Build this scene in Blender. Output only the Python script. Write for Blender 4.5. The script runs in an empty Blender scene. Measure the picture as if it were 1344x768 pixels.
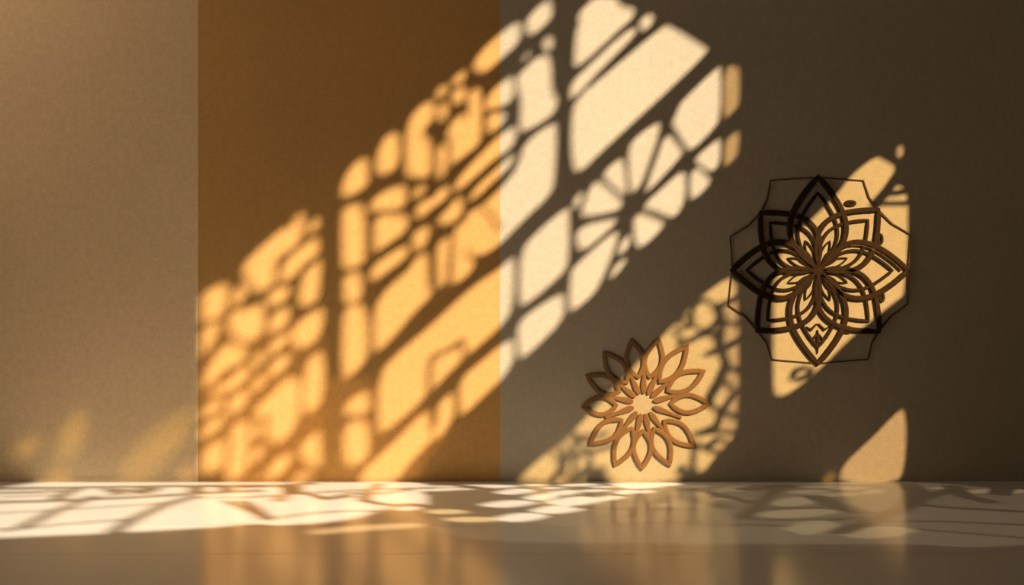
import bpy, bmesh, math, random
from mathutils import Vector
from mathutils.geometry import delaunay_2d_cdt

random.seed(7)
SC = bpy.context.scene
COL = SC.collection

# ------------------------------------------------------------------ camera
LENS, D = 50.0, 4.0
F = 1344 * LENS / 36.0              # focal length in pixels of the 1344x768 frame
HC = D * 248.0 / F                  # camera height above the floor
cam_d = bpy.data.cameras.new('camera'); cam_d.lens = LENS; cam_d.sensor_width = 36
cam_d.clip_start = 0.05
cam = bpy.data.objects.new('camera', cam_d); COL.objects.link(cam)
cam.location = (0, -D, HC); cam.rotation_euler = (math.radians(90), 0, 0)
cam_d.dof.use_dof = True; cam_d.dof.focus_distance = D; cam_d.dof.aperture_fstop = 2.8
SC.camera = cam

# ------------------------------------------------------------------ light
K, M_ = 1.0, 0.85                    # the sun travels along (-1, K, -M_)
X0 = 2.2                             # plane of the fretwork in the right wall
sun_d = bpy.data.lights.new('sun', 'SUN')
sun_d.energy = 11.3; sun_d.color = (1.0, 0.785, 0.53); sun_d.angle = math.radians(0.43)
sun = bpy.data.objects.new('sun', sun_d); COL.objects.link(sun)
sun.location = (6, -6, 5)
sun.rotation_euler = Vector((-1, K, -M_)).to_track_quat('-Z', 'Y').to_euler()

ar_d = bpy.data.lights.new('left_fill_light', 'AREA')  # soft fill added to brighten the left side, no source in view
ar_d.shape = 'RECTANGLE'; ar_d.size = 1.1; ar_d.size_y = .7
ar_d.energy = 16; ar_d.color = (1.0, 0.72, 0.46); ar_d.spread = math.radians(150)
ar = bpy.data.objects.new('left_fill_light', ar_d); COL.objects.link(ar)
ar.location = (-2.515, -.56, 1.9); ar.rotation_euler = (0, math.radians(-90), 0)

w = bpy.data.worlds.new('world'); SC.world = w; w.use_nodes = True
w.node_tree.nodes['Background'].inputs[0].default_value = (.85, .92, 1.0, 1)
w.node_tree.nodes['Background'].inputs[1].default_value = 0.04

SC.view_settings.view_transform = 'Standard'
SC.view_settings.look = 'None'
SC.view_settings.gamma = 1
SC.view_settings.use_curve_mapping = False
SC.view_settings.exposure = 0.0
SC.cycles.caustics_reflective = False
SC.cycles.caustics_refractive = False
SC.cycles.transparent_max_bounces = 16

# ------------------------------------------------------------------ helpers
def new_mat(name):
    m = bpy.data.materials.new(name); m.use_nodes = True
    return m, m.node_tree, m.node_tree.nodes['Principled BSDF']

def plaster(name, col, var=0.05, seed=0.0, grain=0.12):
    m, nt, b = new_mat(name); N = nt.nodes; L = nt.links
    tc = N.new('ShaderNodeTexCoord')
    mp = N.new('ShaderNodeMapping'); mp.inputs['Location'].default_value = (seed, seed, seed)
    L.new(tc.outputs['Object'], mp.inputs[0])
    n1 = N.new('ShaderNodeTexNoise'); n1.inputs['Scale'].default_value = 2.2; n1.inputs['Detail'].default_value = 5
    n2 = N.new('ShaderNodeTexNoise'); n2.inputs['Scale'].default_value = 260; n2.inputs['Detail'].default_value = 2
    n3 = N.new('ShaderNodeTexNoise'); n3.inputs['Scale'].default_value = 55; n3.inputs['Detail'].default_value = 4
    for n in (n1, n2, n3): L.new(mp.outputs[0], n.inputs['Vector'])
    r1 = N.new('ShaderNodeMapRange'); r1.inputs[1].default_value = .3; r1.inputs[2].default_value = .7
    r1.inputs[3].default_value = 1 - var; r1.inputs[4].default_value = 1 + var
    L.new(n1.outputs[0], r1.inputs[0])
    r2 = N.new('ShaderNodeMapRange'); r2.inputs[1].default_value = .3; r2.inputs[2].default_value = .7
    r2.inputs[3].default_value = 1 - grain; r2.inputs[4].default_value = 1 + grain
    L.new(n2.outputs[0], r2.inputs[0])
    r3 = N.new('ShaderNodeMapRange'); r3.inputs[1].default_value = .3; r3.inputs[2].default_value = .7
    r3.inputs[3].default_value = 1 - grain * .5; r3.inputs[4].default_value = 1 + grain * .5
    L.new(n3.outputs[0], r3.inputs[0])
    mu = N.new('ShaderNodeMath'); mu.operation = 'MULTIPLY'; L.new(r1.outputs[0], mu.inputs[0]); L.new(r2.outputs[0], mu.inputs[1])
    mu2 = N.new('ShaderNodeMath'); mu2.operation = 'MULTIPLY'; L.new(mu.outputs[0], mu2.inputs[0]); L.new(r3.outputs[0], mu2.inputs[1])
    vm = N.new('ShaderNodeVectorMath'); vm.operation = 'SCALE'
    vm.inputs[0].default_value = col; L.new(mu2.outputs[0], vm.inputs['Scale'])
    L.new(vm.outputs[0], b.inputs['Base Color'])
    b.inputs['Roughness'].default_value = 0.85; b.inputs['Specular IOR Level'].default_value = 0.15
    bp = N.new('ShaderNodeBump'); bp.inputs['Strength'].default_value = 0.12; bp.inputs['Distance'].default_value = 0.002
    L.new(n2.outputs[0], bp.inputs['Height']); L.new(bp.outputs[0], b.inputs['Normal'])
    return m

def simple(name, col, rough=.6, metal=0.0, var=.12, scale=30, spec=.3):
    m, nt, b = new_mat(name); N = nt.nodes; L = nt.links
    tc = N.new('ShaderNodeTexCoord'); n = N.new('ShaderNodeTexNoise')
    n.inputs['Scale'].default_value = scale; n.inputs['Detail'].default_value = 4
    L.new(tc.outputs['Object'], n.inputs['Vector'])
    r = N.new('ShaderNodeMapRange'); r.inputs[1].default_value = .3; r.inputs[2].default_value = .7
    r.inputs[3].default_value = 1 - var; r.inputs[4].default_value = 1 + var
    L.new(n.outputs[0], r.inputs[0])
    vm = N.new('ShaderNodeVectorMath'); vm.operation = 'SCALE'; vm.inputs[0].default_value = col
    L.new(r.outputs[0], vm.inputs['Scale']); L.new(vm.outputs[0], b.inputs['Base Color'])
    b.inputs['Roughness'].default_value = rough; b.inputs['Metallic'].default_value = metal
    b.inputs['Specular IOR Level'].default_value = spec
    return m

def glass(name, tint):
    m = bpy.data.materials.new(name); m.use_nodes = True; nt = m.node_tree; nt.nodes.clear()
    t = nt.nodes.new('ShaderNodeBsdfTransparent'); t.inputs[0].default_value = (*tint, 1)
    g = nt.nodes.new('ShaderNodeBsdfGlossy'); g.inputs['Roughness'].default_value = .05
    mx = nt.nodes.new('ShaderNodeMixShader'); mx.inputs[0].default_value = .04
    o = nt.nodes.new('ShaderNodeOutputMaterial')
    nt.links.new(t.outputs[0], mx.inputs[1]); nt.links.new(g.outputs[0], mx.inputs[2]); nt.links.new(mx.outputs[0], o.inputs[0])
    return m

def mesh_obj(name, verts, faces, mat, parent=None, kind=None, smooth=False):
    me = bpy.data.meshes.new(name); me.from_pydata([tuple(v) for v in verts], [], faces); me.update()
    bm = bmesh.new(); bm.from_mesh(me); bmesh.ops.recalc_face_normals(bm, faces=bm.faces); bm.to_mesh(me); bm.free()
    me.materials.append(mat)
    o = bpy.data.objects.new(name, me); COL.objects.link(o)
    if parent: o.parent = parent
    if kind: o['kind'] = kind
    if smooth:
        for p in me.polygons: p.use_smooth = True
    return o

def boxes_obj(name, boxes, mat, parent=None, kind=None):
    V, Fc = [], []
    for (x0, x1, y0, y1, z0, z1) in boxes:
        b = len(V)
        V += [(x0,y0,z0),(x1,y0,z0),(x1,y1,z0),(x0,y1,z0),(x0,y0,z1),(x1,y0,z1),(x1,y1,z1),(x0,y1,z1)]
        Fc += [(b,b+3,b+2,b+1),(b+4,b+5,b+6,b+7),(b,b+1,b+5,b+4),(b+1,b+2,b+6,b+5),(b+2,b+3,b+7,b+6),(b+3,b,b+4,b+7)]
    return mesh_obj(name, V, Fc, mat, parent, kind)

def empty(name, loc):
    o = bpy.data.objects.new(name, None); COL.objects.link(o); o.location = loc; o.empty_display_size = .1
    return o

def px(u, v):                       # a point of the back wall -> metres (x, z)
    return ((u - 672) / F * D, HC - (v - 384) / F * D)

# ------------------------------------------------------------------ materials
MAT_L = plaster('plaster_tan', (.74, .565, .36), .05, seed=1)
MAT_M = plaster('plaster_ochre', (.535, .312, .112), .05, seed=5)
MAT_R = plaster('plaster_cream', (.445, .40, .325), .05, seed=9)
MAT_ROOM = plaster('plaster_room', (.12, .09, .06), .05, seed=3)
MAT_WOOD = simple('dark_walnut', (.10, .055, .03), .6)
MAT_BRONZE = simple('dark_bronze', (.026, .013, .006), .6, 0, .25, 60, .18)
MAT_WEB = simple('aged_brass', (.085, .046, .022), .5, 0, .3, 70, .35)
MAT_GOLD = simple('worn_gilding', (.30, .16, .05), .45, .2, .4, 90)
MAT_TERRA = simple('terracotta_wood', (.20, .112, .055), .7, 0, .10, 40)
GL = {'umber': glass('umber_sun_filter', (.12, .085, .04)), 'umber2': glass('light_umber_sun_filter', (.21, .14, .06)),  # umber tints added to pass a dim glow through the screen
      'clear': glass('clear_glass', (.97, .96, .93)),
      'amber': glass('amber_sun_filter', (.84, .67, .38)),
      'dusk': glass('dark_amber_sun_filter', (.58, .44, .27)),
      'faint': glass('brown_sun_filter', (.16, .115, .035)),
      'fainter': glass('deep_brown_sun_filter', (.09, .075, .012)),
      'smoke': glass('smoked_sun_filter', (.19, .17, .13)),
      'smoke2': glass('dark_smoked_sun_filter', (.06, .057, .05))}  # all tints but clear are invented to colour and dim the sun patches

def floor_material():
    m, nt, b = new_mat('polished_floor_slabs'); N = nt.nodes; L = nt.links
    tc = N.new('ShaderNodeTexCoord')
    n1 = N.new('ShaderNodeTexNoise'); n1.inputs['Scale'].default_value = 3; n1.inputs['Detail'].default_value = 6
    n2 = N.new('ShaderNodeTexNoise'); n2.inputs['Scale'].default_value = 180
    L.new(tc.outputs['Object'], n1.inputs['Vector']); L.new(tc.outputs['Object'], n2.inputs['Vector'])
    cr = N.new('ShaderNodeValToRGB')
    cr.color_ramp.elements[0].position = .3; cr.color_ramp.elements[0].color = (.72, .74, .76, 1)
    cr.color_ramp.elements[1].position = .7; cr.color_ramp.elements[1].color = (.79, .81, .83, 1)
    L.new(n1.outputs[0], cr.inputs[0]); L.new(cr.outputs[0], b.inputs['Base Color'])
    r = N.new('ShaderNodeMapRange'); r.inputs[3].default_value = .14; r.inputs[4].default_value = .19
    L.new(n1.outputs[0], r.inputs[0]); L.new(r.outputs[0], b.inputs['Roughness'])
    b.inputs['IOR'].default_value = 1.5
    bp = N.new('ShaderNodeBump'); bp.inputs['Strength'].default_value = .03; bp.inputs['Distance'].default_value = .001
    L.new(n2.outputs[0], bp.inputs['Height']); L.new(bp.outputs[0], b.inputs['Normal'])
    return m
MAT_FLOOR = floor_material()
MAT_JOINT = simple('floor_joint', (.16, .12, .09), .8)

# ------------------------------------------------------------------ room shell
XL, YR, ZC, T = -2.5, -8.0, 3.7, .12
XR = X0 + .14
# floor: slabs laid side by side over a darker joint bed
rows = [0, -.769, -1.108, -2.3, -3.5, -4.7, -5.9, -7.1, YR]
cols = [XL, XR]
g = .0012
fb = []
for i in range(len(rows) - 1):
    for j in range(len(cols) - 1):
        fb.append((cols[j], cols[j+1], rows[i+1] + g, rows[i] - (g if i else 0), -.03, 0))
boxes_obj('floor', fb, MAT_FLOOR, kind='structure')
boxes_obj('floor_bed', [(XL, XR, YR, 0, -.06, -.0301)], MAT_JOINT, kind='structure')
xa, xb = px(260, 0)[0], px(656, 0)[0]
gw = .00015
boxes_obj('wall_back_left', [(XL - T, xa - gw, 0, T, -.06, ZC)], MAT_L, kind='structure')
boxes_obj('wall_back_middle', [(xa + gw, xb - gw/2, 0, T, -.06, ZC)], MAT_M, kind='structure')
boxes_obj('wall_back_right', [(xb + gw/2, XR + T, 0, T, -.06, ZC)], MAT_R, kind='structure')
boxes_obj('ceiling', [(XL - T, XR + T, YR, T, ZC, ZC + T)], MAT_ROOM, kind='structure')
# left wall with a framed opening added for the fill light
wy0, wy1, wz0, wz1 = -.96, -.16, 1.3, 2.5
boxes_obj('wall_left', [(XL - T, XL, YR, wy0, -.06, ZC), (XL - T, XL, wy1, 0, -.06, ZC),
                        (XL - T, XL, wy0, wy1, -.06, wz0), (XL - T, XL, wy0, wy1, wz1, ZC)], MAT_ROOM, kind='structure')
wf = boxes_obj('fill_light_opening', [(XL - .08, XL - .03, wy0, wy0 + .05, wz0, wz1), (XL - .08, XL - .03, wy1 - .05, wy1, wz0, wz1),
                            (XL - .08, XL - .03, wy0 + .05, wy1 - .05, wz0, wz0 + .05), (XL - .08, XL - .03, wy0 + .05, wy1 - .05, wz1 - .05, wz1)],
               MAT_WOOD, kind='structure')
# right wall around the big fretwork window
SY0, SY1, SZ0, SZ1 = -5.9, -.35, .12, 3.45
boxes_obj('wall_right', [(X0 + .01, XR, YR, SY0, -.06, ZC), (X0 + .01, XR, SY1, 0, -.06, ZC),
                         (X0 + .01, XR, SY0, SY1, -.06, SZ0), (X0 + .01, XR, SY0, SY1, SZ1, ZC)], MAT_ROOM, kind='structure')

# ------------------------------------------------------------------ the fretwork window: openings and ribs
def z_(ox, oy, s, pts): return [(ox + x / s, oy + y / s) for x, y in pts]
def wall2(p):                        # back-wall point -> point (y, z) of the fretwork the sun passes through
    x, z = px(*p); return (-(X0 - x) * K, z + M_ * (X0 - x))
def floor2(p):                       # floor point -> same
    u, v = p; dist = HC * F / (v - 384); x = (u - 672) * dist / F; Y = D - dist
    return (-(X0 - x) * K - Y, M_ * (X0 - x))
def chaikin(P, n=2):
    for _ in range(n):
        Q = []
        for i in range(len(P)):
            a, b = P[i], P[(i + 1) % len(P)]
            Q += [(a[0]*.75 + b[0]*.25, a[1]*.75 + b[1]*.25), (a[0]*.25 + b[0]*.75, a[1]*.25 + b[1]*.75)]
        P = Q
    return P
def ell(cx, cy, rx, ry, n=12, rot=0):
    return [(cx + rx*math.cos(t)*math.cos(rot) - ry*math.sin(t)*math.sin(rot), cy + rx*math.cos(t)*math.sin(rot) + ry*math.sin(t)*math.cos(rot))
            for t in [2*math.pi*i/n for i in range(n)]]

HOLES = []                           # (tint, polygon in fretwork plane)
RIBS = []                            # polygons in fretwork plane
def hole(pts, tint='clear', sm=1, fn=wall2, grow=0.0):
    P = chaikin(pts, sm) if sm else pts
    if fn is wall2:
        mu = sum(p[0] for p in P)/len(P)
        grow = -1.6 if mu < 430 else (-1.3 if mu < 600 else (-1.2 if mu < 740 else -1.4))
        if mu < 258 or tint in ('umber', 'umber2'): grow = 0
    if grow:
        cx = sum(p[0] for p in P)/len(P); cy = sum(p[1] for p in P)/len(P)
        P = [(p[0] + grow*(p[0]-cx)/max(1e-6, math.hypot(p[0]-cx, p[1]-cy)), p[1] + grow*(p[1]-cy)/max(1e-6, math.hypot(p[0]-cx, p[1]-cy))) for p in P]
    HOLES.append((tint, [fn(p) for p in P]))
def rib(pts, wd, fn=wall2):
    for a, b in zip(pts, pts[1:]):
        dx, dy = b[0]-a[0], b[1]-a[1]; l = math.hypot(dx, dy) or 1
        ex, ey = dx/l*wd*.3, dy/l*wd*.3; nx, ny = -dy/l*wd/2, dx/l*wd/2
        RIBS.append([fn(p) for p in ((a[0]-ex+nx, a[1]-ey+ny), (b[0]+ex+nx, b[1]+ey+ny), (b[0]+ex-nx, b[1]+ey-ny), (a[0]-ex-nx, a[1]-ey-ny))])

# --- openings of the far bay (light at the left of the back wall)
A1 = (240, 260, 3.84)
# translucent fill added between the small lower openings for a dim glow
hole([(264,405),(300,400),(345,430),(422,410),(424,500),(447,492),(485,500),(560,535),(596,565),(560,600),(545,636),(264,636)], 'umber', 1)
hole([(264,470),(422,500),(422,636),(264,636)], 'umber2', 1)
for P in [
 [(290,345),(350,280),(430,205),(510,140),(555,150),(560,90),(590,70),(615,90),(610,170),(590,230),(540,270),(480,300),(465,350),(470,430),(400,478),(340,460),(310,410)],
 [(625,130),(655,95),(690,105),(690,160),(650,185),(622,165)],
 [(490,365),(515,310),(560,262),(600,250),(625,215),(670,195),(692,230),(690,290),(610,330),(580,390),(520,420),(478,420)],
 [(600,380),(690,300),(700,340),(690,500),(660,545),(600,545),(575,510),(590,440)],
 [(240,530),(250,470),(290,420),(330,480),(320,510),(270,550)],
 [(72,540),(72,500),(100,470),(190,425),(235,450),(235,510),(205,590),(150,620),(72,625)],
 [(425,480),(460,445),(550,450),(540,500),(480,550),(420,540)],
 [(220,620),(250,560),(330,560),(390,520),(415,560),(420,640),(380,710),(320,735),(250,700)],
 [(430,640),(450,570),(540,545),(545,600),(510,660),(440,690)],
 [(545,690),(560,640),(660,560),(710,560),(715,620),(680,720),(600,765),(550,740)],
 [(72,720),(80,660),(150,625),(190,640),(160,720),(120,785),(72,790)]]:
    hole([(max(263.5, u), v) for u, v in z_(*A1, P)], grow=1.5)
A2 = (240, 440, 3.84)
for P in [
 [(95,240),(130,150),(200,45),(260,40),(320,70),(320,120),(270,150),(210,170),(160,230),(110,265)],
 [(430,90),(440,30),(500,0),(540,-20),(540,20),(500,60),(450,110)],
 [(345,120),(370,80),(410,90),(410,150),(370,170)],
 [(430,180),(450,130),(520,90),(545,110),(520,170),(470,210),(430,200)],
 [(350,240),(370,200),(420,210),(415,260),(370,290),(345,270)],
 [(235,230),(270,180),(330,150),(340,190),(290,260),(240,280),(130,310),(150,270)],
 [(220,370),(240,310),(310,270),(335,300),(310,370),(260,400),(225,395)],
 [(80,390),(110,350),(200,320),(215,350),(150,400),(90,415)],
 [(75,490),(95,460),(190,400),(215,420),(190,470),(130,510),(80,525)],
 [(612,190),(640,100),(710,80),(715,200),(700,340),(650,400),(605,380),(600,330)],
 [(355,400),(370,350),(440,300),(480,250),(520,210),(590,215),(598,320),(585,360),(590,400),(560,480),(500,550),(430,535),(425,470),(440,400),(380,430)],
 [(72,640),(90,590),(160,530),(215,530),(215,640),(180,690),(80,690)],
 [(240,520),(250,440),(300,425),(335,450),(330,540),(330,640),(300,720),(230,730),(220,700),(235,600)],
 [(345,440),(400,440),(410,510),(370,530),(345,500)],
 [(345,560),(415,560),(410,600),(350,660),(340,640)],
 [(420,690),(440,650),(500,600),(550,595),(545,650),(480,720),(430,730)],
 [(580,570),(620,520),(690,470),(700,600),(700,680),(640,660),(600,620)],
 [(540,738),(580,680),(640,700),(670,738)],
 [(350,738),(380,705),(415,738)]]:
    hole([(max(263.5, u), v) for u, v in z_(*A2, P)], grow=2.0)
# --- openings of the middle bay
A3 = (430, 60, 3.8417)
for P in [
 [(65,760),(70,690),(110,610),(165,562),(208,580),(205,650),(215,700),(130,758)],
 [(235,620),(245,540),(290,440),(350,440),(368,480),(365,590),(330,640),(270,655)],
 [(392,372),(500,268),(540,290),(540,345),(530,380),(485,410),(485,455),(520,480),(528,540),(522,655),(510,668),(400,660),(388,620)],
 [(548,490),(610,490),(602,640),(580,675),(545,660)],
 [(612,600),(620,500),(590,430),(650,350),(690,335),(706,380),(712,310),(705,240),(740,205),(775,230),(780,310),(780,460),(760,510),(680,565),(630,605)],
 [(535,240),(560,195),(600,200),(612,250),(570,268)],
 [(545,300),(590,282),(612,310),(605,350),(610,380),(570,388),(545,340)],
 [(615,170),(680,118),(700,140),(690,190),(640,200)],
 [(620,235),(650,205),(700,212),(702,270),(670,302),(625,285)]]:
    hole(z_(*A3, P), grow=1.2)
for P in [
 [(619,84),(634,62),(655,44),(676,28),(685,33),(684,55),(656,80),(637,97),(622,92)],
 [(634,142),(640,122),(669,98),(676,105),(676,130),(664,139),(638,145)],
 [(637,149),(658,147),(666,152),(662,162),(645,177),(638,171)],
 [(593,250),(600,234),(640,190),(672,164),(680,170),(675,192),(655,205),(615,240),(602,250)],
 [(613,264),(622,247),(656,216),(674,200),(676,212),(656,232),(622,263)],
 [(611,335),(606,300),(611,280),(632,270),(656,246),(680,218),(687,186),(728,158),(732,172),(729,242),(722,258),(690,288),(656,322),(635,336)],
 [(448,412),(459,399),(477,400),(483,420),(485,455),(480,476),(462,494),(448,498)],
 [(489,404),(506,378),(540,350),(545,336),(560,331),(563,345),(563,375),(571,386),(545,410),(520,440),(499,460),(489,464)]]:
    hole(P, grow=.8)
A6 = (640, 0, 3.84)
for P in [
 [(188,90),(280,2),(325,6),(332,90),(290,130),(230,182),(185,160)],
 [(265,200),(300,178),(335,200),(330,260),(290,262)],
 [(148,370),(200,330),(230,290),(300,272),(325,310),(330,470),(360,500),(345,570),(270,625),(180,668),(155,655),(163,500),(138,430)],
 [(168,295),(195,255),(222,275),(190,312)],
 [(428,310),(438,150),(458,110),(443,70),(510,5),(540,-20),(650,-20),(668,20),(700,38),(740,38),(747,80),(700,125),(470,335),(438,335)],
 [(410,440),(438,390),(700,148),(752,138),(752,172),(600,325),(430,505),(410,492)],
 [(770,148),(750,112),(800,62),(842,80),(838,122),(790,168)]]:
    hole(z_(*A6, P), grow=.6)
A4 = (430, 240, 3.8417)
for P in [
 [(200,112),(270,40),(380,8),(402,40),(397,120),(350,138),(210,142)],
 [(68,130),(100,110),(190,110),(195,380),(170,425),(80,432),(68,400)],
 [(80,450),(170,450),(182,560),(150,612),(90,612),(72,560)],
 [(228,170),(290,158),(405,162),(412,220),(380,262),(240,355),(228,340)],
 [(208,455),(240,400),(390,308),(410,330),(407,370),(330,432),(240,495),(212,485)],
 [(425,40),(450,8),(490,20),(500,50),(450,78),(425,70)],
 [(436,130),(480,80),(520,90),(560,30),(600,8),(622,60),(560,112),(500,150),(490,172),(445,182)],
 [(420,300),(430,240),(510,213),(520,250),(490,332),(450,352)],
 [(548,180),(620,110),(650,58),(682,90),(690,140),(650,200),(590,212),(560,205)],
 [(545,300),(600,268),(622,280),(612,400),(602,520),(560,535),(545,480)],
 [(632,250),(660,190),(694,220),(694,350),(742,400),(742,430),(700,480),(640,515),(622,505),(627,380)]]:
    hole(z_(*A4, P), grow=1.0)
for P in [
 [(497,490),(512,472),(545,443),(560,430),(600,393),(625,372),(656,352),(668,339),(677,338),(675,405),(657,431),(602,478),(561,520),(501,571),(495,560)],
 [(681,328),(705,302),(744,270),(748,276),(748,346),(739,361),(705,390),(686,403),(680,395)],
 [(676,431),(687,413),(738,382),(742,394),(741,421),(692,468),(680,472)],
 [(747,360),(750,350),(807,301),(813,308),(806,330),(796,358),(783,384),(765,400),(750,410),(745,402)]]:
    hole(P, sm=1, grow=.6)
A5 = (430, 430, 3.658)
for P in [
 [(75,370),(150,310),(195,310),(205,390),(190,420),(85,422)],
 [(75,450),(190,440),(207,560),(180,655),(75,665)],
 [(110,748),(300,565),(440,425),(480,398),(492,470),(510,530),(440,605),(360,690),(325,748)],
 [(518,380),(560,330),(605,300),(615,420),(580,480),(520,545),(503,520),(530,450)]]:
    hole(z_(*A5, P), grow=1.5)
hole([(601,498),(630,474),(657,452),(674,443),(677,468),(667,488),(656,502),(630,525),(607,547),(602,540)], sm=1, grow=.8)
rib([(606,447),(590,459),(568,468),(564,480),(563,520)], 5)
rib([(606,447),(610,470),(600,490)], 5)
rib([(628,268),(645,285),(656,302)], 4)
rib([(679,338),(679,400)], 3)
# --- the wheel bay
A7 = (640, 190, 3.84)
for P in [
 [(518,190),(560,178),(670,268),(688,310),(650,340),(480,367),(463,340)],
 [(438,412),(640,368),(658,390),(560,482),(490,535),(443,522)],
 [(568,142),(660,62),(692,80),(708,250),(692,267),(600,192)],
 [(430,262),(470,228),(487,260),(460,332),(430,322)]]:
    hole(z_(*A7, P), grow=.4)
hole([(823,195),(830,181),(863,158),(868,167),(858,202),(845,237),(834,254),(827,253),(823,225)], grow=.4)
hole([(845,252),(867,187),(876,173),(896,195),(897,205),(850,254)], grow=.4)
A10 = (780, 180, 3.84)
for P in [
 [(228,355),(350,238),(462,148),(468,300),(430,392),(390,412),(290,370)],
 [(188,400),(230,378),(340,420),(362,450),(240,568),(198,540)],
 [(130,520),(180,478),(187,540),(150,592),(108,590)],
 [(100,640),(160,600),(162,640),(90,722),(72,702)],
 [(478,170),(520,148),(560,182),(602,230),(500,324),(473,300)],
 [(500,100),(600,20),(640,-5),(642,130),(600,182),(560,168),(508,130)]]:
    hole(z_(*A10, P), grow=.4)
hole([(748,160),(752,131),(800,91),(870,33),(878,32),(928,62),(931,68),(850,146),(785,204),(765,225),(752,225),(748,200)], sm=1)
A8 = (780, 0, 3.84)
hole(z_(*A8, [(362,580),(620,328),(642,340),(642,600),(600,662),(490,768),(452,742)]), sm=1)
hole(z_(*A8, [(645,330),(720,330),(737,360),(737,530),(700,570),(645,622)]), 'dusk', 1)
hole(z_(*A10, [(648,20),(690,-20),(735,-40),(732,90),(690,135),(648,160)]), 'dusk', 1)

# --- lower bay behind the small rosette
hole([(672,636),(700,608),(745,573),(775,540),(850,460),(905,402),(940,372),(966,360),(970,420),(970,540),(966,575),(940,600),(915,636)], 'amber', 1)
B = (660, 380, 2.954)
def rb(P, wd, o=B): rib(z_(*o, P), wd*1.6)
rb([(235,565),(300,572),(400,562)], 4)
rb([(282,560),(275,640),(282,750)], 4.5)
rb([(225,590),(245,640),(232,700),(250,750)], 4)
rb([(225,655),(330,632),(430,605)], 4)
rb([(270,560),(320,600),(340,680),(320,750)], 4)
rb([(160,600),(215,650),(225,700),(180,750)], 4)
rb([(340,748),(370,700),(410,748)], 5); rb([(375,700),(375,750)], 9)
rb([(280,740),(330,690),(370,720)], 4)
# ring and tracery at the upper right of that bay
rb([(730,90),(735,140),(770,160),(810,150),(835,110),(815,60),(780,40),(745,55),(730,90)], 3.5)
rb([(680,130),(700,150),(725,140),(722,115),(700,100),(685,110),(680,130)], 3.5)
rb([(660,160),(690,190),(680,220)], 3.5)
rb([(700,210),(760,180),(830,170)], 4); rb([(800,160),(830,200),(835,240),(790,250)], 5)
rb([(835,60),(850,120),(840,180),(850,240)], 6); rb([(850,120),(910,140)], 4); rb([(850,60),(910,30)], 4)
rb([(835,240),(910,200)], 5); rb([(840,230),(865,290),(835,360),(800,420),(800,450)], 7)
rb([(860,290),(910,320)], 5); rb([(800,440),(840,480),(830,530),(760,560)], 5)
rb([(740,560),(850,552),(910,560)], 4); rb([(735,600),(780,612),(850,640)], 5); rb([(740,605),(735,680),(760,730)], 4)
rb([(690,700),(740,735),(800,720),(850,650)], 9); rb([(845,470),(910,500)], 5)
rb([(780,620),(830,580),(870,600)], 4); rb([(840,330),(900,400),(850,470)], 4)
rb([(700,748),(700,700)], 6)

hole([(946,400),(970,380),(970,560),(946,590)], 'dusk', 1)
# --- bay behind the large rosette
hole([(1013,505),(1013,335),(1058,292),(1097,255),(1117,228),(1148,204),(1160,208),(1193,228),(1193,384),(1170,402),(1120,442),(1070,492),(1032,521),(1016,520)], 'amber', 1)
hole(ell(1181, 199, 7, 10), 'dusk')
Cc = (940, 180, 3.84)
rb([(795,345),(860,270),(915,190)], 7, Cc); rb([(915,150),(930,230),(990,260)], 6, Cc)
rb([(880,285),(990,270)], 5, Cc); rb([(800,335),(1000,335)], 4.5, Cc)
hE = (940, 340, 3.84)
rb([(380,600),(395,565),(440,550),(480,560),(460,590),(410,610),(380,600)], 4, hE)
# --- lowest bay
W6 = (1000, 500, 2.866)
hole(z_(*W6, [(285,388),(295,320),(400,220),(500,120),(538,95),(550,200),(540,330),(515,388)]), 'dusk', 1)
hole(z_(*W6, [(205,388),(250,332),(285,345),(280,388)]), 'faint', 1)

# --- nested dim panes added for soft, faint light patches far left
for P, t in [
 (ell(35, 588, 22, 14, rot=-.5), 'fainter'), (ell(36, 587, 11, 7, rot=-.5), 'faint'),
 ([(68,605),(78,558),(102,530),(120,555),(112,590),(85,610)], 'fainter'), ([(80,592),(88,562),(102,547),(109,565),(98,590)], 'faint'),
 (ell(76, 630, 22, 12), 'fainter'), (ell(76, 628, 11, 7), 'faint'),
 ([(150,636),(165,590),(205,555),(256,528),(256,570),(215,612),(190,636)], 'fainter'),
 ([(178,614),(195,585),(235,558),(240,575),(205,605)], 'faint'),
 (ell(246, 622, 12, 12), 'faint')]:
    hole(P, t)

# --- light on the floor, left: big panes with slanted ribs
def fr(P, wd): # floor rib given in photo pixels, width in cm on the floor
    Q = []
    for (u, v) in P:
        dist = HC * F / (v - 384); Q.append(((u - 672) * dist / F, D - dist))
    fn = lambda p: (-(X0 - p[0]) * K - p[1], M_ * (X0 - p[0]))
    rib(Q, wd / 100.0, fn)
def fh(P, tint='clear', sm=1): hole(P, tint, sm, floor2)
def lens(cx, cy, rx, ry, n=16):
    return [(cx + rx*math.copysign(abs(math.cos(t))**1.15, math.cos(t)) + ry*.0, cy + ry*math.copysign(abs(math.sin(t))**1.5, math.sin(t)) - ry*.35*math.cos(t))
            for t in [2*math.pi*i/n for i in range(n)]]
FA = (0, 620, 3.953); FB = (320, 620, 3.953); FC = (640, 620, 3.733); FD = (990, 620, 3.797)
fh([(-90,633.2),(470,633.2),(560,633.2),(560,640),(552,652),(520,664),(497,671),(470,680),(420,687),(360,690),(330,687),(290,692),(165,699),(0,706),(-110,711)], 'clear', 1)
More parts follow.
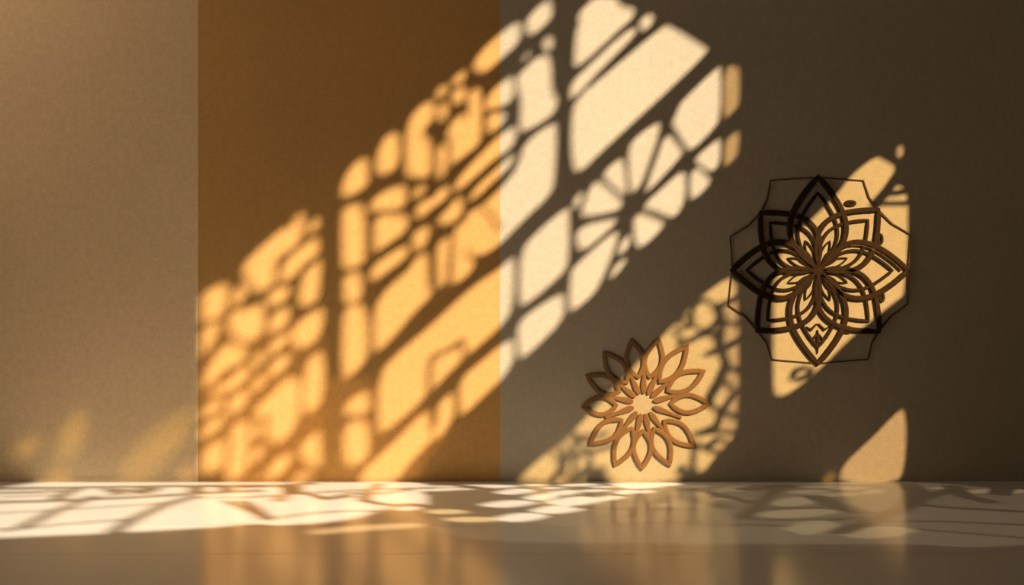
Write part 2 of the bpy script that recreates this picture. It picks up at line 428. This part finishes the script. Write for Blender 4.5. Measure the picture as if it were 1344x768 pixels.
for P, wd in [
 ([(0,300),(100,290),(280,205),(400,160),(480,125)], 3.0), ([(580,315),(680,250),(850,170),(1010,125)], 3.4),
 ([(290,140),(350,105),(400,88)], 3.6), ([(-60,214),(0,212),(400,190),(850,160),(1000,133),(1344,128)], 1.5),
 ([(-60,160),(0,155),(300,148),(600,135),(1000,112),(1344,95)], 4.2), ([(-60,88),(0,85),(350,80),(900,72),(1344,70)], 4.5),
 ([(-60,108),(200,103),(300,95)], 3.5), ([(0,130),(290,118)], 1.6),
 ([(0,305),(300,272),(650,245),(720,245)], 1.8), ([(1170,150),(1344,222)], 1.8),
 ([(560,92),(760,98),(800,85)], 5), ([(480,125),(620,115),(800,100)], 1.6), ([(620,90),(600,110)], 3),
 ([(760,80),(740,110)], 3.5), ([(1020,75),(1010,110)], 4), ([(1190,70),(1170,100)], 4)]:
    fr(z_(*FA, P), wd)
for P, wd in [
 ([(-10,150),(60,190),(120,245)], 3.0), ([(100,245),(350,212),(500,202),(720,200)], 1.8),
 ([(0,132),(400,103),(700,88),(1000,80)], 2.4), ([(250,70),(250,110)], 6), ([(340,112),(420,140),(560,125)], 2.6),
 ([(420,140),(560,108),(700,112),(860,90)], 2.4), ([(0,75),(200,70),(340,58)], 5), ([(640,150),(740,170),(900,165)], 3),
 ([(700,60),(640,110),(620,150)], 3.0), ([(200,120),(180,150)], 3)]:
    fr(z_(*FB, P), wd)
# diamonds of the middle part of the floor
for P in [
 [(720,165),(800,135),(900,112),(1000,118),(1100,150),(1020,165),(850,172)],
 [(1070,125),(1110,107),(1240,104),(1330,125),(1200,140),(1110,140)],
 [(1150,170),(1220,150),(1400,148),(1480,160),(1400,182),(1200,188)],
 [(880,98),(960,84),(1100,80),(1240,88),(1100,98)], [(1260,98),(1344,82),(1500,92),(1400,108)],
 [(750,190),(850,176),(940,180),(880,198),(790,198)]]:
    fh(z_(*FB, P))
fh([(560,634),(1450,634),(1450,712),(1344,715),(1000,714),(700,713),(610,708),(555,695),(560,680)], 'smoke2')
for (x, y, rx, ry) in [(1050,205,115,13),(1180,245,150,14),(1000,74,130,5),(1250,68,120,4)]:
    fh(z_(*FB, ell(x, y, rx, ry)), 'clear' if y < 100 else 'amber')
fh(z_(*FB, [(300,318),(420,290),(700,268),(950,262),(900,290),(600,305),(420,322)]), 'dusk')
for (x, y, rx, ry) in [(130,95,82,12),(262,122,75,13),(375,100,68,11),(100,155,118,15),(430,141,125,18),(345,182,118,17),(160,221,112,18),
                       (520,90,72,6),(680,97,52,9),(600,126,58,9),(770,95,40,6),(60,70,90,6),(230,63,60,4),(320,77,50,4),(450,62,90,6),(560,72,60,4)]:
    fh(z_(*FC, lens(x, y, rx*1.2, ry*1.2)), 'clear')
fh(z_(*FC, [(590,50),(920,50),(960,58),(880,70),(720,84),(640,74)]))
for (x, y, rx, ry, t) in [(1220,81,92,12,'smoke'),(1085,101,62,9,'smoke'),(1180,132,85,6,'smoke'),(1165,215,110,13,'smoke2'),(810,160,110,8,'smoke'),(1180,275,170,22,'smoke2'),
                       (990,70,90,6,'smoke'),(960,225,60,14,'smoke2'),(760,320,420,12,'smoke2'),(230,305,260,12,'smoke2'),(1300,320,60,10,'smoke2')]:
    fh(z_(*FC, lens(x, y, rx*1.15, ry*1.15)), t)
for (x, y, rx, ry, t) in [(270,97,92,9,'smoke'),(345,72,110,6,'smoke'),(480,80,90,7,'smoke'),(400,112,118,9,'smoke'),(590,97,52,11,'smoke'),(200,147,115,20,'smoke'),(210,205,190,20,'smoke'),
                       (280,275,125,32,'smoke'),(70,312,130,22,'smoke2'),(940,78,65,5,'smoke'),(895,99,72,6,'smoke'),(900,119,62,5,'smoke2'),(1130,95,82,9,'smoke'),(1300,96,60,10,'smoke'),(1180,128,140,12,'smoke2'),
                       (450,55,180,5,'smoke'),(760,88,60,5,'smoke2'),(1340,130,60,10,'smoke2'),(1060,215,160,16,'smoke2'),(560,150,90,12,'smoke2'),(640,215,110,20,'smoke2'),(620,300,170,26,'smoke'),
                       (900,318,120,14,'smoke2'),(1150,352,260,18,'smoke2'),(1250,275,160,14,'smoke2'),(920,262,110,12,'smoke2'),(800,160,80,8,'smoke2')]:
    fh(z_(*FD, lens(x, y, rx*1.15, ry*1.15)), t)

for P, wd in [
 ([(-40,85),(60,72),(180,74)], 7), ([(140,62),(80,110),(30,160),(-60,230)], 4), ([(300,120),(400,165),(540,205)], 6), ([(60,180),(330,178)], 3),
 ([(20,238),(400,236),(560,222)], 2.6), ([(420,300),(560,250),(700,200),(860,120),(1010,80)], 5), ([(730,150),(960,176),(1344,196)], 3.6),
 ([(640,245),(900,244),(1344,262)], 2.2), ([(980,70),(1050,120),(1180,150)], 5), ([(760,60),(820,100),(780,150)], 6),
 ([(830,285),(1100,308),(1400,330)], 1.8), ([(-300,262),(0,262),(160,268)], 2.0), ([(1250,70),(1220,110)], 6)]:
    fr(z_(*FD, P), wd)
for P, wd in [([(440,170),(760,185),(1000,180)], 4), ([(620,250),(900,246),(1100,240)], 2.4), ([(900,70),(820,130),(700,220)], 4), ([(940,120),(1060,150),(1150,170)], 5), ([(1000,80),(1300,150)], 3.5)]:
    fr(z_(*FC, P), wd)

def build_fretwork():
    root = empty('window_1', (X0, (SY0 + SY1)/2, SZ0)); root['kind'] = 'structure'
    ox, oy, oz = root.location
    verts, edges = [], []
    def loop(P):
        b = len(verts); verts.extend(Vector(p) for p in P)
        edges.extend((b + i, b + (i + 1) % len(P)) for i in range(len(P)))
    loop([(SY0 - .04, SZ0 - .04), (SY1 + .04, SZ0 - .04), (SY1 + .04, SZ1 + .04), (SY0 - .04, SZ1 + .04)])
    for t, P in HOLES: loop(P)
    for P in RIBS: loop(P)
    vo, eo, fo, *_ = delaunay_2d_cdt(verts, edges, [], 0, 1e-5)
    def bb(P): return (min(p[0] for p in P), max(p[0] for p in P), min(p[1] for p in P), max(p[1] for p in P))
    H = [(t, P, bb(P)) for t, P in HOLES]; R = [(P, bb(P)) for P in RIBS]
    def inside(P, b, x, y):
        if x < b[0] or x > b[1] or y < b[2] or y > b[3]: return False
        c = False; j = len(P) - 1
        for i in range(len(P)):
            if (P[i][1] > y) != (P[j][1] > y) and x < (P[j][0]-P[i][0])*(y-P[i][1])/(P[j][1]-P[i][1]) + P[i][0]: c = not c
            j = i
        return c
    solid, panes = [], {}
    for f in fo:
        x = sum(vo[i][0] for i in f)/len(f); y = sum(vo[i][1] for i in f)/len(f)
        tint = None
        if not any(inside(P, b, x, y) for P, b in R):
            for t, P, b in H:
                if inside(P, b, x, y): tint = t     # the last opening wins
        if tint is None: solid.append(f)
        else: panes.setdefault(tint, []).append(f)
    def sheet(name, faces, mat, x, th, label=None):
        used = sorted({i for f in faces for i in f}); ix = {v: k for k, v in enumerate(used)}
        n = len(used)
        V = [(x - ox, vo[i][0] - oy, vo[i][1] - oz) for i in used]
        Fc = [tuple(ix[i] for i in f) for f in faces]
        if th:
            cnt = {}
            for f in Fc:
                for a, b in zip(f, f[1:] + f[:1]):
                    cnt.setdefault((min(a, b), max(a, b)), []).append((a, b))
            V += [(v[0] + th, v[1], v[2]) for v in V]
            F2 = [tuple(i + n for i in reversed(f)) for f in Fc]
            S = [(e[0][1], e[0][0], e[0][0] + n, e[0][1] + n) for e in cnt.values() if len(e) == 1]
            Fc = Fc + F2 + S
        o = mesh_obj(name, V, Fc, mat, root)
        if label: o['label'] = label
        return o
    sheet('fretwork', solid, MAT_WOOD, X0 - .002, .005)
    for t, fs in panes.items():
        if t != 'clear':
            o = sheet('sun_filter_pane', fs, GL[t], X0 + .0005, 0, t.replace('2', '') + ' tinted pane added to filter the sun')  # unseen panes, added to tint and weaken the sunlight per opening
    fwid = .05
    boxes_obj('window_frame', [(-.03, .0095, SY0-.05-oy, SY1+.05-oy, -.05, -.04), (-.03, .0095, SY0-.05-oy, SY1+.05-oy, SZ1+.04-oz, SZ1+.05-oz),
                               (-.03, .0095, SY0-.05-oy, SY0-.04-oy, -.04, SZ1+.04-oz), (-.03, .0095, SY1+.04-oy, SY1+.05-oy, -.04, SZ1+.04-oz)], MAT_WOOD, root)
build_fretwork()

# ------------------------------------------------------------------ rosettes on the back wall
S = D / F                            # metres per pixel on the wall
def ribbon(name, pts, wd, th, mat, parent, closed=False, y=-.0005, bevel=.0008, label=None):
    """flat moulded strip following pts (pixel offsets from the rosette's centre), wd px wide (number or list)"""
    n = len(pts); V = []; Fc = []
    W = wd if isinstance(wd, (list, tuple)) else [wd] * n
    L, R = [], []
    for i, p in enumerate(pts):
        a = pts[(i-1) % n] if (closed or i) else p; b = pts[(i+1) % n] if (closed or i < n-1) else p
        dx, dy = b[0]-a[0], b[1]-a[1]; l = math.hypot(dx, dy) or 1
        nx, ny = -dy/l, dx/l
        # mitre, limited
        L.append((p[0]+nx*W[i]/2, p[1]+ny*W[i]/2)); R.append((p[0]-nx*W[i]/2, p[1]-ny*W[i]/2))
    def w3(p, yy): return (p[0]*S, yy, -p[1]*S)
    for i in range(n):
        l, r = L[i], R[i]; q = .18
        li = (l[0]+(r[0]-l[0])*q, l[1]+(r[1]-l[1])*q); ri = (r[0]+(l[0]-r[0])*q, r[1]+(l[1]-r[1])*q)
        V += [w3(l, y), w3(l, y-th*.7), w3(li, y-th), w3(ri, y-th), w3(r, y-th*.7), w3(r, y)]
    m = n if closed else n-1
    for i in range(m):
        a, b = i*6, ((i+1) % n)*6
        for k in range(6): Fc.append((a+k, a+(k+1) % 6, b+(k+1) % 6, b+k))
    if not closed:
        Fc.append(tuple(range(6))); Fc.append(tuple(reversed(range((n-1)*6, n*6))))
    o = mesh_obj(name, V, Fc, mat, parent)
    if label: o['label'] = label
    return o

def petal_pts(r0, r1, hw, ang, peak=.42, n=12, sharp=1.0):
    """closed outline of a pointed petal from r0 to r1 (pixels) in direction ang (radians, y up in photo = negative v)"""
    side = []
    for i in range(n + 1):
        t = i / n
        wv = (math.sin(math.pi * t ** (math.log(.5)/math.log(peak)))) ** sharp
        side.append((r0 + (r1-r0)*t, hw*wv))
    P = [(r, h) for r, h in side] + [(r, -h) for r, h in reversed(side[1:-1])]
    c, s = math.cos(ang), math.sin(ang)
    return [(r*c - h*s, -(r*s + h*c)) for r, h in P]

def taper(P, wd):
    return [wd*(.48 + .52*min(1.0, math.hypot(*p)/42)) for p in P]

def big_rosette():
    cx, cz = px(1073, 355)
    root = empty('wall_rosette', (cx, 0, cz))
    root['label'] = 'large dark openwork flower rosette with thin outer web, on the right of the back wall'
    root['category'] = 'wall ornament'
    tips = {0: 118, 45: 112, 90: 122, 135: 106, 180: 112, 225: 112, 270: 122, 315: 113}
    for i, (a, r) in enumerate(tips.items()):
        P = petal_pts(3, r, 37, math.radians(a), .44, 18, .92)
        ribbon('petal', P, taper(P, 7.6 if a % 90 == 0 else 7.0), .006 + .0004*(i % 3), MAT_BRONZE, root, True)
    for i, (a, r) in enumerate(tips.items()):
        P = petal_pts(3, r*.83, 26, math.radians(a), .47, 18, .95)
        ribbon('inner_petal', P, taper(P, 4.4), .005 + .0003*(i % 2), MAT_BRONZE, root, True)
    for i in range(4):
        ribbon('core_petal', petal_pts(6, 46, 4.4, math.radians(90*i), .5, 10, .8), 3.2, .0045, MAT_BRONZE, root, True)
        ribbon('core_petal', petal_pts(6, 38, 6.5, math.radians(45 + 90*i), .6, 10, .9), 3.2, .0042, MAT_BRONZE, root, True)
    for i in range(8):
        P = petal_pts(6, 42, 4.6, math.radians(22.5 + 45*i), .55, 10, .9)
        ribbon('core_petal', P, 2.3, .0038, MAT_BRONZE, root, True)
    # small leaf sprig inside the lowest petal
    ribbon('leaf_sprig', [(0, 78), (0, 92), (0, 109)], [1.5, 5, 1], .004, MAT_BRONZE, root)
    for q in (-1, 1):
        ribbon('leaf_sprig', [(q*1, 84), (q*8, 92), (q*13, 88)], [3, 4, 2], .0038, MAT_BRONZE, root)
        ribbon('leaf_sprig', [(q*1, 70), (q*9, 78), (q*15, 74)], [2, 4, 2], .0038, MAT_BRONZE, root)
    # thin outer web
    vs = [(122, -47), (60, -118), (-62, -118), (-115, -44), (-117, 46), (-60, 117), (66, 117), (118, 44)]
    tl = [(r*math.cos(math.radians(a)), -r*math.sin(math.radians(a))) for a, r in tips.items()]
    for i in range(8):
        v = vs[i]; t0 = tl[i]; t1 = tl[(i+1) % 8]
        mid = lambda p, q, k: ((p[0]+q[0])/2*k, (p[1]+q[1])/2*k)
        for t in (t0, t1):
            diag = abs(abs(t[0]) - abs(t[1])) < 20
            ribbon('web_wire', [t, mid(t, v, .97 if diag else 1.0), v], [3.6, 2.4, 1.6] if diag else [2, 1.5, 1.6], .003, MAT_WEB, root)
    # worn gilt edging on the long petals
    for a in (90, 180, 135, 0):
        r = tips[a]
        P = [p for p in petal_pts(3, r - 8, 33, math.radians(a), .44, 24, .92) if math.hypot(*p) > 52]
        n = len(P)//2 + 1
        ribbon('gilt_edge', P[:n], .7, .0070, MAT_GOLD, root, label='worn gold edge line')
    # knobs where the petals cross
    for (u, v, rx, ry) in [(1116, 267, 10, 4), (1155, 314, 4, 10), (1157, 390, 4, 9), (1112, 433, 9, 5)]:
        P = ell(u-1073, v-355, rx*.62, ry*.62, 12)
        ribbon('bead', P, min(rx, ry)*.95, .004, MAT_BRONZE, root, True)
    # hub
    V, Fc = [(0, -.0075, 0)], []
    for i in range(16):
        t = 2*math.pi*i/16; V += [(5*S*math.cos(t), -.006, 5*S*math.sin(t)), (5.5*S*math.cos(t), -.0005, 5.5*S*math.sin(t))]
    for i in range(16):
        a, b = 1+2*i, 1+2*((i+1) % 16); Fc += [(0, a, b), (a, a+1, b+1, b)]
    Fc.append(tuple(2+2*i for i in range(16)))
    mesh_obj('hub', V, Fc, MAT_BRONZE, root)
    return root

def small_rosette():
    cx, cz = px(844.5, 530)
    root = empty('wall_rosette', (cx, 0, cz))
    root['label'] = 'small brown flower rosette with an open centre, low on the back wall near the floor'
    root['category'] = 'wall ornament'
    tips = [(0,86),(28.5,90),(53,95),(77,87),(101,84),(128,84),(154,82),(183,79),(217,88),(245,89),(268.5,85),(293,87),(320,87)]
    for i, (a, r) in enumerate(tips):
        ra = math.radians(a)
        ribbon('petal', petal_pts(36, r, 11.6, ra, .44, 12, 1.0), 6.5, .005 + .0004*(i % 3), MAT_TERRA, root, True)
    for i in range(13):
        a0 = math.radians(tips[i][0])
        a1 = math.radians((tips[i][0] + (tips[(i+1) % 13][0] + (360 if i == 12 else 0)))/2)
        c, s_ = math.cos(a0), math.sin(a0)
        rot = lambda r, h: (r*c - h*s_, -(r*s_ + h*c))
        # rounded paddles that frame the open centre
        c, s_ = math.cos(a1), math.sin(a1)
        ribbon('paddle', [rot(13.5, 0), rot(15.5, 0), rot(20, 0), rot(27, 0), rot(36, 0), rot(46, 0), rot(53, 0)], [2.5, 6, 8.2, 7.5, 5.2, 4.6, 4], .0045, MAT_TERRA, root)
    return root
big_rosette()
small_rosette()
